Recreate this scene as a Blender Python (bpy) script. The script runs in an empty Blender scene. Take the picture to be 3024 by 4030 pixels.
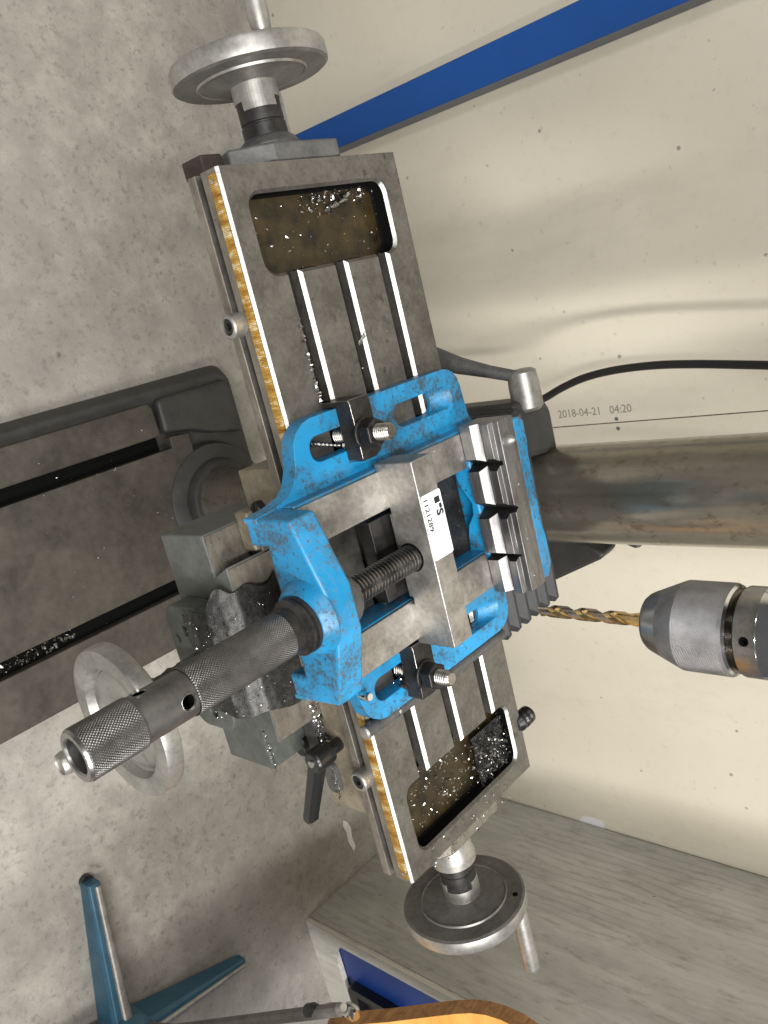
import bpy, bmesh, math, random
from mathutils import Vector, Matrix, Euler, noise as mnoise
random.seed(7)
C = bpy.context.scene.collection
sc = bpy.context.scene
K = 0.001                                   # all numbers below are millimetres
R = math.radians

# ------------------------------------------------------------------ camera
cam = bpy.data.cameras.new('camera'); camo = bpy.data.objects.new('camera', cam); C.objects.link(camo)
Rw = Matrix.Rotation(-0.351, 3, 'Z') @ Matrix.Rotation(0.795, 3, 'X') @ Matrix.Rotation(0.005, 3, 'Z')
xu, yu, zu = Rw.col[0], Rw.col[1], Rw.col[2]
M = Matrix((yu, -xu, zu)).transposed().to_4x4()      # the phone is held on its side
M.translation = Vector((90.785, -321.296, 400.184)) * K
camo.matrix_world = M
cam.sensor_fit = 'VERTICAL'; cam.sensor_height = 36; cam.lens = 3286.8 / 4030 * 36
cam.clip_start = 0.01; cam.clip_end = 60
cam.dof.use_dof = True; cam.dof.focus_distance = 0.60; cam.dof.aperture_fstop = 26.0
sc.camera = camo

# ------------------------------------------------------------------ world, lamps, exposure
w = bpy.data.worlds.new('World'); sc.world = w; w.use_nodes = True
w.node_tree.nodes['Background'].inputs[0].default_value = (0.97, 0.985, 1.0, 1)
w.node_tree.nodes['Background'].inputs[1].default_value = 0.12
def tube_lamp(name, loc, target, lx, ly, power, col=(1, 0.985, 0.955), roll=0):
    l = bpy.data.lights.new(name, 'AREA'); l.shape = 'RECTANGLE'; l.size = lx * K; l.size_y = ly * K
    l.energy = power; l.color = col
    o = bpy.data.objects.new(name, l); C.objects.link(o)
    o.location = Vector(loc) * K
    d = (Vector(target) - Vector(loc)).normalized()
    q = d.to_track_quat('-Z', 'Y'); o.rotation_euler = (q.to_matrix() @ Matrix.Rotation(roll, 3, 'Z')).to_euler()
    return o
tube_lamp('ceiling_tube', (1250, -1150, 1700), (700, 100, -250), 120, 1500, 57)
tube_lamp('ceiling_tube', (150, -1350, 1700), (300, 100, -250), 120, 1500, 40)
tube_lamp('ceiling_tube', (-1200, -900, 1700), (600, 300, -300), 120, 1300, 14)
sc.view_settings.view_transform = 'Standard'; sc.view_settings.look = 'None'
sc.view_settings.exposure = 0.17; sc.view_settings.gamma = 1

# ------------------------------------------------------------------ materials
def lin(r, g, b):
    f = lambda c: (c / 255 / 12.92) if c / 255 <= 0.04045 else ((c / 255 + 0.055) / 1.055) ** 2.4
    return (f(r), f(g), f(b), 1)
class NT:
    def __init__(s, name):
        s.m = bpy.data.materials.new(name); s.m.use_nodes = True; s.t = s.m.node_tree
        s.b = s.t.nodes['Principled BSDF']; s.co = s.t.nodes.new('ShaderNodeTexCoord').outputs['Object']
    def n(s, typ, **kw):
        nd = s.t.nodes.new(typ)
        for k, v in kw.items(): setattr(nd, k, v)
        return nd
    def link(s, a, b): s.t.links.new(a, b)
    def noise(s, scale, detail=4, rough=0.55, stretch=None, off=0):
        mp = s.n('ShaderNodeMapping'); s.link(s.co, mp.inputs[0])
        mp.inputs['Location'].default_value = (off, off * 1.7, off * .6)
        if stretch: mp.inputs['Scale'].default_value = stretch
        nz = s.n('ShaderNodeTexNoise'); s.link(mp.outputs[0], nz.inputs['Vector'])
        nz.inputs['Scale'].default_value = scale; nz.inputs['Detail'].default_value = detail
        nz.inputs['Roughness'].default_value = rough
        return nz.outputs['Fac']
    def ramp(s, fac, lo, hi, c0=(0, 0, 0, 1), c1=(1, 1, 1, 1)):
        r = s.n('ShaderNodeValToRGB'); s.link(fac, r.inputs[0])
        r.color_ramp.elements[0].position = lo; r.color_ramp.elements[1].position = hi
        r.color_ramp.elements[0].color = c0; r.color_ramp.elements[1].color = c1
        return r.outputs[0]
    def mix(s, fac, a, b):
        x = s.n('ShaderNodeMix', data_type='RGBA')
        for sock, v in ((x.inputs[0], fac), (x.inputs[6], a), (x.inputs[7], b)):
            if hasattr(v, 'node'): s.link(v, sock)
            else: sock.default_value = v
        return x.outputs[2]
    def math(s, op, a, b=None):
        x = s.n('ShaderNodeMath', operation=op)
        for sock, v in ((x.inputs[0], a), (x.inputs[1], b)):
            if v is None: continue
            if hasattr(v, 'node'): s.link(v, sock)
            else: sock.default_value = v
        return x.outputs[0]
    def bump(s, h, dist, strength=1.0, prev=None):
        b = s.n('ShaderNodeBump'); s.link(h, b.inputs['Height']); b.inputs['Distance'].default_value = dist * K
        b.inputs['Strength'].default_value = strength
        if prev is not None: s.link(prev, b.inputs['Normal'])
        return b.outputs[0]
    def out(s, col=None, rough=None, metal=0, normal=None, coat=0, spec=None):
        for k, v in (('Base Color', col), ('Roughness', rough), ('Metallic', metal), ('Normal', normal)):
            if v is None: continue
            if hasattr(v, 'node'): s.link(v, s.b.inputs[k])
            else: s.b.inputs[k].default_value = v
        if coat: s.b.inputs['Coat Weight'].default_value = coat; s.b.inputs['Coat Roughness'].default_value = 0.12
        if spec is not None: s.b.inputs['Specular IOR Level'].default_value = spec
        return s.m

def metal(name, c0, c1, rough=(0.3, 0.5), met=1.0, scale=60, stretch=None, bumpd=0.05, spots=None, spotlim=(0.62, 0.7), grain=None):
    t = NT(name)
    n1 = t.noise(scale, 6, 0.65, stretch); n2 = t.noise(scale * 7, 3, 0.6, stretch, 3)
    f = t.math('ADD', t.math('MULTIPLY', n1, 0.7), t.math('MULTIPLY', n2, 0.3))
    col = t.ramp(f, 0.38, 0.64, c0, c1)
    if spots: col = t.mix(t.ramp(t.noise(scale * 2.3, 5, 0.7, None, 9), *spotlim), col, spots)
    r = t.math('ADD', t.math('MULTIPLY', n1, (rough[1] - rough[0]) * 1.6), rough[0] - 0.3 * (rough[1] - rough[0]))
    g = t.noise(grain[0], 2, 0.5, grain[1], 5) if grain else n2
    return t.out(col, r, met, t.bump(g, bumpd, 0.6))

m_table = metal('oily_ground_iron', (0.105, 0.098, 0.089, 1), (0.195, 0.183, 0.165, 1), (0.34, 0.56), 0.75, 48, None, 0.03, (0.04, 0.035, 0.03, 1), (0.60, 0.75), (900, (1, 0.12, 1)))
m_edge = metal('bevel_glint_steel', (0.24, 0.235, 0.225, 1), (0.52, 0.51, 0.49, 1), (0.36, 0.58), 0.9, 55, (2.5, .6, .6), 0.06, (0.09, 0.08, 0.07, 1), (0.60, 0.72))  # brighter steel colour that holds the glint of bevelled edges
m_side = metal('oily_table_side', (0.14, 0.125, 0.105, 1), (0.26, 0.235, 0.195, 1), (0.38, 0.6), 0.55, 45, (1, 3, 3), 0.03, (0.06, 0.05, 0.04, 1))
m_jaw = metal('ground_jaw_steel', (0.24, 0.225, 0.205, 1), (0.50, 0.48, 0.45, 1), (0.36, 0.58), 0.85, 38, None, 0.03, (0.10, 0.09, 0.08, 1), (0.63, 0.78), (1100, (0.15, 1, 1)))
m_plate = metal('milled_jaw_plate', (0.15, 0.145, 0.142, 1), (0.36, 0.35, 0.35, 1), (0.36, 0.52), 0.9, 50, (0.25, 1, 1), 0.05, (0.10, 0.09, 0.085, 1), (0.66, 0.8))
m_screw = metal('oiled_screw_steel', (0.12, 0.115, 0.11, 1), (0.26, 0.25, 0.24, 1), (0.22, 0.4), 1.0, 70, None, 0.03)
m_stud = metal('threaded_stud_steel', (0.22, 0.20, 0.18, 1), (0.42, 0.40, 0.37, 1), (0.25, 0.42), 1.0, 80, None, 0.03)
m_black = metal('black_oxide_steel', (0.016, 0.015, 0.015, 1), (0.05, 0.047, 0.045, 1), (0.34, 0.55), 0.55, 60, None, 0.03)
m_handle = metal('gunmetal_handle', (0.125, 0.12, 0.117, 1), (0.195, 0.19, 0.186, 1), (0.36, 0.48), 0.9, 40, None, 0.02)
m_grip = metal('knurled_grip_steel', (0.115, 0.11, 0.108, 1), (0.185, 0.18, 0.175, 1), (0.34, 0.46), 0.9, 40, None, 0.0)
m_alu = metal('cast_aluminium', (0.25, 0.242, 0.225, 1), (0.43, 0.418, 0.39, 1), (0.36, 0.52), 0.75, 45, None, 0.02, (0.18, 0.165, 0.145, 1), (0.64, 0.85))
m_alu_dark = metal('dark_aluminium', (0.13, 0.125, 0.118, 1), (0.23, 0.22, 0.205, 1), (0.38, 0.55), 0.6, 40, None, 0.02)
m_alu_web = metal('dull_wheel_web', (0.24, 0.235, 0.215, 1), (0.36, 0.35, 0.32, 1), (0.4, 0.55), 0.5, 40, None, 0.02, (0.12, 0.085, 0.055, 1), (0.6, 0.75))
m_iron = metal('painted_iron_bracket', (0.055, 0.055, 0.055, 1), (0.11, 0.108, 0.105, 1), (0.42, 0.6), 0.15, 60, None, 0.1)
m_press = metal('dark_press_paint', (0.022, 0.022, 0.021, 1), (0.038, 0.0375, 0.035, 1), (0.45, 0.6), 0.0, 40, None, 0.15)
m_basetop = metal('worn_base_top', (0.032, 0.028, 0.023, 1), (0.078, 0.067, 0.053, 1), (0.5, 0.7), 0.15, 14, None, 0.05, (0.09, 0.07, 0.048, 1), (0.66, 0.95), (400, (1, 0.1, 1)))
m_casting = metal('grey_green_casting', (0.055, 0.061, 0.055, 1), (0.105, 0.112, 0.10, 1), (0.45, 0.65), 0.05, 30, None, 0.15, (0.10, 0.075, 0.045, 1), (0.66, 0.8))
m_tan = metal('oily_saddle_iron', (0.16, 0.135, 0.095, 1), (0.30, 0.26, 0.19, 1), (0.4, 0.6), 0.35, 40, None, 0.05, (0.07, 0.055, 0.04, 1), (0.66, 0.78))
m_rubber = metal('black_rubber', (0.018, 0.018, 0.019, 1), (0.036, 0.036, 0.037, 1), (0.5, 0.7), 0.0, 60, None, 0.05)
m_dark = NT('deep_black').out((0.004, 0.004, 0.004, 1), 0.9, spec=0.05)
m_gloss = NT('black_plastic').out((0.012, 0.012, 0.012, 1), 0.3)
m_gold = metal('gold_coated_drill', (0.62, 0.42, 0.16, 1), (0.86, 0.66, 0.34, 1), (0.14, 0.28), 1.0, 120, None, 0.02, (0.36, 0.24, 0.10, 1), (0.66, 0.8))
m_chuck = metal('chuck_steel', (0.26, 0.255, 0.25, 1), (0.40, 0.395, 0.385, 1), (0.26, 0.38), 1.0, 60, None, 0.02)
m_chrome = metal('polished_steel', (0.55, 0.55, 0.54, 1), (0.66, 0.66, 0.65, 1), (0.12, 0.2), 1.0, 60, None, 0.01)
m_chip = metal('bright_swarf', (0.34, 0.335, 0.325, 1), (0.62, 0.61, 0.60, 1), (0.2, 0.4), 1.0, 300, None, 0.02)
m_chipdark = metal('dull_swarf', (0.10, 0.095, 0.09, 1), (0.22, 0.21, 0.20, 1), (0.25, 0.45), 1.0, 300, None, 0.05)

def paint_blue():
    t = NT('chipped_blue_enamel')
    n1 = t.noise(45, 7, 0.7); n2 = t.noise(260, 5, 0.8, None, 4); n3 = t.noise(14, 3, 0.5, None, 7); n4 = t.noise(17, 3, 0.5, None, 31)
    col = t.ramp(n3, 0.35, 0.65, (0.008, 0.185, 0.38, 1), (0.008, 0.265, 0.55, 1))
    soft = t.ramp(t.math('ADD', t.math('MULTIPLY', n1, 0.7), t.math('MULTIPLY', n4, 0.3)), 0.45, 0.62)
    col = t.mix(t.math('MULTIPLY', soft, 0.62), col, (0.03, 0.075, 0.10, 1))
    f = t.math('ADD', t.math('ADD', t.math('MULTIPLY', n2, 0.55), t.math('MULTIPLY', n1, 0.3)), t.math('MULTIPLY', n4, 0.15))
    g = t.ramp(f, 0.515, 0.56)
    col = t.mix(t.math('MULTIPLY', g, 0.75), col, (0.040, 0.042, 0.035, 1))
    k = t.ramp(t.noise(190, 4, 0.8, None, 21), 0.64, 0.67)
    col = t.mix(k, col, (0.016, 0.018, 0.016, 1))
    geo = t.n('ShaderNodeNewGeometry')
    e = t.math('MULTIPLY', t.ramp(geo.outputs['Pointiness'], 0.53, 0.60), t.ramp(n2, 0.5, 0.56))
    col = t.mix(t.math('MULTIPLY', e, 0.8), col, (0.17, 0.17, 0.165, 1))
    r = t.math('ADD', t.math('MULTIPLY', g, 0.22), 0.36)
    return t.out(col, r, 0, t.bump(n2, 0.16, 0.6))
m_blue = paint_blue()
def flat(name, c, rough=0.5, var=0.12, scale=20, bump=0.05, spots=None, spl=(0.68, 0.72), metallic=0):
    t = NT(name); n1 = t.noise(scale, 5, 0.6); c2 = tuple(x * (1 - var) for x in c[:3]) + (1,)
    col = t.ramp(n1, 0.35, 0.65, c2, c)
    if spots: col = t.mix(t.ramp(t.noise(scale * 6, 4, 0.7, None, 5), *spl), col, spots)
    return t.out(col, rough, metallic, t.bump(t.noise(scale * 12, 3, 0.6), bump, 0.5))
m_post = flat('blue_powder_coat', (0.002, 0.075, 0.33, 1), 0.5, 0.12, 12)
m_drawer = flat('dark_blue_laminate', (0.005, 0.036, 0.21, 1), 0.4, 0.1, 10)
m_teal = flat('teal_hammer_paint', (0.028, 0.112, 0.18, 1), 0.4, 0.25, 40, 0.05, (0.10, 0.10, 0.09, 1))
m_white = flat('white_sticker', (0.80, 0.82, 0.86, 1), 0.4, 0.02, 60, 0.01)
m_print = NT('black_print').out((0.012, 0.012, 0.012, 1), 0.6)
m_grey_print = NT('pale_grey_print').out((0.56, 0.57, 0.62, 1), 0.6)
m_stamp = NT('faded_stamp_ink').out((0.27, 0.25, 0.21, 1), 0.8)
m_cable = flat('black_cable_rubber', (0.012, 0.012, 0.012, 1), 0.45, 0.1)
m_orange = None

def wall_mat():
    t = NT('cream_panel_paint')
    n1 = t.noise(2.5, 4, 0.55); n2 = t.noise(60, 4, 0.6, None, 2)
    col = t.ramp(n1, 0.3, 0.7, (0.61, 0.56, 0.455, 1), (0.69, 0.64, 0.53, 1))
    v = t.n('ShaderNodeTexVoronoi'); v.inputs['Scale'].default_value = 26; t.link(t.co, v.inputs['Vector'])
    d = t.math('ADD', v.outputs['Distance'], t.math('MULTIPLY', t.noise(120, 2, 0.5, None, 8), 0.11))
    keep = t.math('LESS_THAN', t.noise(9, 2, 0.5, None, 4), 0.55)
    sp = t.math('MULTIPLY', t.ramp(d, 0.095, 0.13, (1, 1, 1, 1), (0, 0, 0, 1)), keep)
    col = t.mix(t.math('MULTIPLY', sp, 0.65), col, (0.12, 0.10, 0.07, 1))
    col = t.mix(t.math('MULTIPLY', t.ramp(n2, 0.56, 0.75), 0.2), col, (0.42, 0.36, 0.26, 1))
    col = t.mix(t.math('MULTIPLY', t.ramp(t.noise(95, 2, 0.5, None, 17), 0.71, 0.75), 0.22), col, (0.25, 0.21, 0.15, 1))
    col = t.mix(t.math('MULTIPLY', t.ramp(t.noise(7, 5, 0.7, (1, 1, 0.3), 23), 0.54, 0.72), 0.25), col, (0.40, 0.36, 0.28, 1))
    return t.out(col, 0.55, 0, t.bump(n2, 0.1, 0.4))
m_wall = wall_mat()
def floor_mat():
    t = NT('stained_concrete')
    a = t.noise(3.2, 6, 0.65); b = t.noise(26, 6, 0.72, None, 2); c = t.noise(120, 4, 0.62, None, 5); e = t.noise(300, 3, 0.6, None, 9)
    col = t.ramp(b, 0.36, 0.64, (0.298, 0.280, 0.248, 1), (0.430, 0.406, 0.362, 1))
    col = t.mix(t.math('MULTIPLY', t.ramp(a, 0.42, 0.62), 0.62), col, (0.215, 0.207, 0.185, 1))
    col = t.mix(t.math('MULTIPLY', t.ramp(c, 0.55, 0.68), 0.5), col, (0.15, 0.13, 0.11, 1))
    col = t.mix(t.math('MULTIPLY', t.ramp(e, 0.5, 0.7), 0.3), col, (0.22, 0.20, 0.18, 1))
    v = t.n('ShaderNodeTexVoronoi'); v.inputs['Scale'].default_value = 15; t.link(t.co, v.inputs['Vector'])
    d = t.math('ADD', v.outputs['Distance'], t.math('MULTIPLY', c, 0.2))
    keep = t.ramp(t.noise(11, 3, 0.6, None, 14), 0.45, 0.55)
    col = t.mix(t.math('MULTIPLY', t.math('MULTIPLY', t.ramp(d, 0.12, 0.17, (1, 1, 1, 1), (0, 0, 0, 1)), 0.75), keep), col, (0.085, 0.07, 0.06, 1))
    return t.out(col, t.math('ADD', t.math('MULTIPLY', b, 0.25), 0.45), 0, t.bump(c, 0.35, 0.5))
m_floor = floor_mat()
def grain_mat(name, c0, c1, cd, stretch, scale=26, rough=0.55, spots=True, wsc=24):
    t = NT(name)
    a = t.noise(scale, 6, 0.65, stretch); b = t.noise(scale * 3.3, 4, 0.7, stretch, 3)
    d = t.noise(scale * .35, 4, 0.6, stretch, 6)
    col = t.ramp(a, 0.35, 0.65, c0, c1)
    col = t.mix(t.math('MULTIPLY', t.ramp(b, 0.53, 0.68), 0.55), col, cd)
    # ring shaped grain lines
    mp = t.n('ShaderNodeMapping'); t.link(t.co, mp.inputs[0]); mp.inputs['Scale'].default_value = stretch
    wv = t.n('ShaderNodeTexWave'); t.link(mp.outputs[0], wv.inputs['Vector']); wv.bands_direction = 'Y' if stretch[1] >= 1 else 'Z'
    wv.inputs['Scale'].default_value = wsc; wv.inputs['Distortion'].default_value = 6; wv.inputs['Detail'].default_value = 3
    wv.inputs['Detail Scale'].default_value = 1.2
    col = t.mix(t.math('MULTIPLY', t.ramp(wv.outputs['Fac'], 0.02, 0.22, (1, 1, 1, 1), (0, 0, 0, 1)), t.math('MULTIPLY', t.ramp(d, .38, .62), 0.4)), col, cd)
    if spots:
        sp = t.ramp(t.noise(70, 3, 0.7, (1, 1, 0.45), 12), 0.70, 0.74)
        col = t.mix(t.math('MULTIPLY', sp, 0.7), col, tuple(x * .3 for x in cd[:3]) + (1,))
    return t.out(col, rough, 0, t.bump(b, 0.06, 0.4))
m_cab = grain_mat('grey_oak_laminate', (0.37, 0.37, 0.34, 1), (0.50, 0.50, 0.465, 1), (0.24, 0.23, 0.195, 1), (1, 1, 0.3))
m_cabedge = grain_mat('pale_laminate_edge', (0.56, 0.54, 0.48, 1), (0.68, 0.665, 0.60, 1), (0.33, 0.30, 0.24, 1), (1, 1, 0.2))
m_ply = grain_mat('varnished_plywood', (0.52, 0.27, 0.065, 1), (0.68, 0.37, 0.105, 1), (0.42, 0.18, 0.04, 1), (0.2, 1, 1), 20, 0.3, False)
m_plyedge = grain_mat('worn_plywood_edge', (0.22, 0.105, 0.04, 1), (0.36, 0.18, 0.07, 1), (0.06, 0.03, 0.015, 1), (1, 1, 6), 30, 0.4, False)
def oil_mat():
    t = NT('brown_cutting_oil'); n = t.noise(70, 5, 0.6)
    col = t.ramp(n, 0.35, 0.68, (0.008, 0.006, 0.003, 1), (0.042, 0.028, 0.009, 1))
    return t.out(col, 0.42, 0.0, t.bump(n, 0.35, 0.5), spec=0.3)
m_oil = oil_mat()
def ruler_mat():
    t = NT('oily_brass_rule')
    sx = t.n('ShaderNodeSeparateXYZ'); t.link(t.co, sx.inputs[0])
    n = t.noise(150, 3, 0.6, (1, 0.02, 0.22)); n2 = t.noise(330, 3, 0.6, (1, .2, .2), 5); n3 = t.noise(420, 3, 0.6, (1, .1, .5), 9)
    col = t.ramp(n, 0.34, 0.62, (0.26, 0.10, 0.005, 1), (0.66, 0.40, 0.08, 1))
    col = t.mix(t.math('MULTIPLY', t.ramp(t.math('ADD', t.math('MULTIPLY', n, 0.7), t.math('MULTIPLY', n3, 0.3)), 0.535, 0.58), 0.75), col, (0.74, 0.66, 0.46, 1))
    tick = t.math('LESS_THAN', t.math('FRACT', t.math('MULTIPLY', sx.outputs[0], 1000.0)), 0.26)
    low = t.math('LESS_THAN', sx.outputs[2], t.math('ADD', t.math('MULTIPLY', t.math('LESS_THAN', t.math('FRACT', t.math('MULTIPLY', sx.outputs[0], 200.0)), 0.08), 0.003), -0.0052))
    f = t.math('MULTIPLY', tick, low)
    col = t.mix(t.math('MULTIPLY', f, 0.8), col, (0.03, 0.02, 0.01, 1))
    return t.out(col, t.math('ADD', t.math('MULTIPLY', n, 0.3), 0.12), 0.5, t.bump(t.math('ADD', n, n2), 1.2, 0.9))
m_rule = ruler_mat()
def column_mat():
    t = NT('smeared_column_steel')
    a = t.noise(22, 5, 0.6, (1, 1, 0.12)); b = t.noise(85, 6, 0.75, (1, 1, 0.7), 4); l = t.noise(45, 3, 0.5, (1, 1, 0.015), 8)
    col = t.ramp(a, 0.36, 0.64, (0.25, 0.225, 0.182, 1), (0.45, 0.41, 0.34, 1))
    col = t.mix(t.math('MULTIPLY', t.ramp(l, 0.50, 0.62), 0.5), col, (0.42, 0.39, 0.33, 1))  # paler lengthwise streaks: reflections along the column painted in
    col = t.mix(t.math('MULTIPLY', t.ramp(b, 0.52, 0.68), 0.55), col, (0.15, 0.105, 0.055, 1))
    return t.out(col, t.math('ADD', t.math('MULTIPLY', b, 0.35), 0.06), 0.8, t.bump(b, 0.05, 0.4))
m_column = column_mat()
def knurl_mat():
    t = NT('knurled_chuck_steel')
    sx = t.n('ShaderNodeSeparateXYZ'); t.link(t.co, sx.inputs[0])
    ang = t.math('ARCTAN2', sx.outputs[0], sx.outputs[1]); zz = t.math('MULTIPLY', sx.outputs[2], 2 * math.pi / 0.0009)
    h = t.math('MAXIMUM', t.math('SINE', t.math('ADD', t.math('MULTIPLY', ang, 90), zz)), t.math('SINE', t.math('SUBTRACT', t.math('MULTIPLY', ang, 90), zz)))
    n = t.noise(60, 5, 0.65)
    col = t.ramp(n, 0.35, 0.65, (0.22, 0.215, 0.22, 1), (0.36, 0.355, 0.36, 1))
    return t.out(col, 0.42, 0.9, t.bump(h, 0.22, 0.8))
m_knurl = knurl_mat()

# ------------------------------------------------------------------ mesh helpers
class MB:
    def __init__(s): s.v = []; s.f = []; s.mi = []
    def add(s, vs, fs, mi=0):
        o = len(s.v); s.v += [tuple(v) for v in vs]; s.f += [tuple(i + o for i in f) for f in fs]; s.mi += [mi] * len(fs); return s
    def box(s, x0, x1, y0, y1, z0, z1, mi=0):
        return s.add([(x, y, z) for z in (z0, z1) for y in (y0, y1) for x in (x0, x1)],
                     [(0, 2, 3, 1), (4, 5, 7, 6), (0, 1, 5, 4), (2, 6, 7, 3), (0, 4, 6, 2), (1, 3, 7, 5)], mi)
    def prism(s, poly, a, b, axis='z', mi=0):
        def p(u, v, t): return {'z': (u, v, t), 'y': (u, t, v), 'x': (t, u, v)}[axis]
        n = len(poly)
        vs = [p(u, v, a) for u, v in poly] + [p(u, v, b) for u, v in poly]
        fs = [tuple(range(n))[::-1], tuple(range(n, 2 * n))] + [(i, (i + 1) % n, n + (i + 1) % n, n + i) for i in range(n)]
        return s.add(vs, fs, mi)
    def loft(s, rings, cap=True, mi=0):
        n = len(rings[0]); vs = [p for r in rings for p in r]; fs = []
        for k in range(len(rings) - 1):
            for i in range(n):
                j = (i + 1) % n; fs.append((k * n + i, k * n + j, (k + 1) * n + j, (k + 1) * n + i))
        if cap: fs += [tuple(range(n))[::-1], tuple(range((len(rings) - 1) * n, len(rings) * n))]
        return s.add(vs, fs, mi)
    def lathe(s, prof, c=(0, 0, 0), axis='z', seg=48, mi=0, sign=1, ring_=False):
        rings = []
        for r, t in prof:
            rr = max(r, 0.01); ring = []
            for i in range(seg):
                a = 2 * math.pi * i / seg; u, v = rr * math.cos(a), rr * math.sin(a); t2 = t * sign
                ring.append({'z': (c[0] + u, c[1] + v, c[2] + t2), 'y': (c[0] + u, c[1] + t2, c[2] + v), 'x': (c[0] + t2, c[1] + u, c[2] + v)}[axis])
            rings.append(ring)
        if ring_: return s.loft(rings + rings[:1], False, mi)
        return s.loft(rings, True, mi)
    def cyl(s, c, axis, r, a, b, seg=32, ch=0, mi=0):
        pr = [(r, a), (r, b)] if not ch else [(r - ch, a), (r, a + ch), (r, b - ch), (r - ch, b)]
        return s.lathe(pr, c, axis, seg, mi)
    def tube(s, pts, r, seg=12, mi=0):
        pts = [Vector(p) for p in pts]; rings = []; up = Vector((0.13, 0.31, 0.94))
        for i, p in enumerate(pts):
            d = (pts[min(i + 1, len(pts) - 1)] - pts[max(i - 1, 0)]).normalized()
            a = d.cross(up)
            if a.length < 0.1: a = d.cross(Vector((1, 0, 0)))
            a.normalize(); b = d.cross(a); rr = r[i] if hasattr(r, '__len__') else r
            rings.append([tuple(p + (a * math.cos(2 * math.pi * k / seg) + b * math.sin(2 * math.pi * k / seg)) * rr) for k in range(seg)])
        return s.loft(rings, True, mi)
def rrect(x0, x1, y0, y1, r, n=6):
    out = []
    for cx, cy, a0 in ((x1 - r, y1 - r, 0), (x0 + r, y1 - r, 90), (x0 + r, y0 + r, 180), (x1 - r, y0 + r, 270)):
        for k in range(n + 1):
            a = R(a0 + 90 * k / n); out.append((cx + r * math.cos(a), cy + r * math.sin(a)))
    return out
def mesh_of(mb, name, org=(0, 0, 0), smooth=30):
    me = bpy.data.meshes.new(name); o = Vector(org)
    me.from_pydata([tuple((Vector(v) - o) * K) for v in mb.v], [], mb.f)
    bm = bmesh.new(); bm.from_mesh(me)
    bmesh.ops.recalc_face_normals(bm, faces=bm.faces); bm.to_mesh(me); bm.free()
    for p, i in zip(me.polygons, mb.mi): p.material_index = i; p.use_smooth = True
    me.set_sharp_from_angle(angle=R(smooth)); return me
org_of = {}
def thing(name, label, cat, loc=(0, 0, 0), rot=(0, 0, 0), group=None):
    o = bpy.data.objects.new(name, None); C.objects.link(o); o.empty_display_size = 0.02
    o.location = Vector(loc) * K; o.rotation_euler = rot; o['label'] = label; o['category'] = cat
    if group: o['group'] = group
    org_of[o] = Vector(loc); return o
def part(name, mb, mat, parent=None, bevel=0, bmat=-1, local=False, seg=2, cuts=None, smooth=30, at=None, kind=None):
    """link mb as ONE mesh; vertices are given in world mm (or already local); `at` moves the object's own origin there"""
    org = Vector((0, 0, 0)) if (local or parent is None) else org_of[parent]
    o0 = Vector(at) if at is not None else org
    me = mesh_of(mb, name, o0, smooth); o = bpy.data.objects.new(name, me); C.objects.link(o)
    for m in (mat if isinstance(mat, (list, tuple)) else [mat]): me.materials.append(m)
    if cuts:
        for cmb in cuts:
            cme = mesh_of(cmb, 'cutter', o0); co = bpy.data.objects.new('cutter', cme); C.objects.link(co)
            for m in (mat if isinstance(mat, (list, tuple)) else [mat]): cme.materials.append(m)
            md = o.modifiers.new('b', 'BOOLEAN'); md.operation = 'DIFFERENCE'; md.object = co; md.solver = 'EXACT'
            bpy.context.view_layer.update()
            dg = bpy.context.evaluated_depsgraph_get()
            nm = bpy.data.meshes.new_from_object(o.evaluated_get(dg)); o.modifiers.clear(); o.data = nm
            bpy.data.objects.remove(co)
        o.data.name = name
        for p in o.data.polygons: p.use_smooth = True
        o.data.set_sharp_from_angle(angle=R(smooth))
    if bevel:
        md = o.modifiers.new('bevel', 'BEVEL'); md.width = bevel * K; md.segments = seg; md.limit_method = 'ANGLE'; md.angle_limit = R(35)
        md.material = bmat
    if parent is not None:
        o.parent = parent
        if at is not None: o.location = (o0 - org) * K
        org_of[o] = o0
    elif at is not None: o.location = o0 * K
    if parent is None: org_of[o] = o0
    if kind: o['kind'] = kind
    return o
def tag(o, label, cat, group=None):
    o['label'] = label; o['category'] = cat
    if group: o['group'] = group
    return o
def copy_tree(o, parent=None):
    c = o.copy(); C.objects.link(c); c.parent = parent
    for ch in list(o.children): copy_tree(ch, c)
    return c
def text_part(name, txt, size, mat, parent, loc, rot, depth=0.05, align='LEFT', sx=1.0, bold=0.0):
    cu = bpy.data.curves.new('t', 'FONT'); cu.body = txt; cu.size = size * K; cu.extrude = depth * K; cu.align_x = align; cu.align_y = 'CENTER'
    cu.resolution_u = 3; cu.offset = bold * size * K
    t = bpy.data.objects.new('t', cu); C.objects.link(t); bpy.context.view_layer.update()
    me = bpy.data.meshes.new_from_object(t.evaluated_get(bpy.context.evaluated_depsgraph_get())); bpy.data.objects.remove(t)
    me.transform(Euler(rot).to_matrix().to_4x4() @ Matrix.Diagonal((sx, 1, 1, 1)))
    me.materials.clear(); me.materials.append(mat); me.name = name
    o = bpy.data.objects.new(name, me); C.objects.link(o); o.parent = parent; o.location = (Vector(loc) - org_of[parent]) * K
    org_of[o] = Vector(loc); return o

# ================================================================== setting
FZ, WY = -620.0, 660.0
fl = part('floor', MB().box(-2500, 3500, -2500, 900, FZ - 60, FZ), m_floor, kind='structure')
pm = MB()
ptp = [(898, 390), (908, 387), (922, 390), (938, 388), (950, 391), (962, 394), (955, 400), (938, 398), (920, 401), (905, 397)]
pm.prism(ptp, FZ + 0.2, FZ + 0.8)
part('paint_mark', pm, flat('white_paint_splash', (0.82, 0.80, 0.78, 1), 0.6, 0.1, 80), fl, kind='structure')

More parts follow.
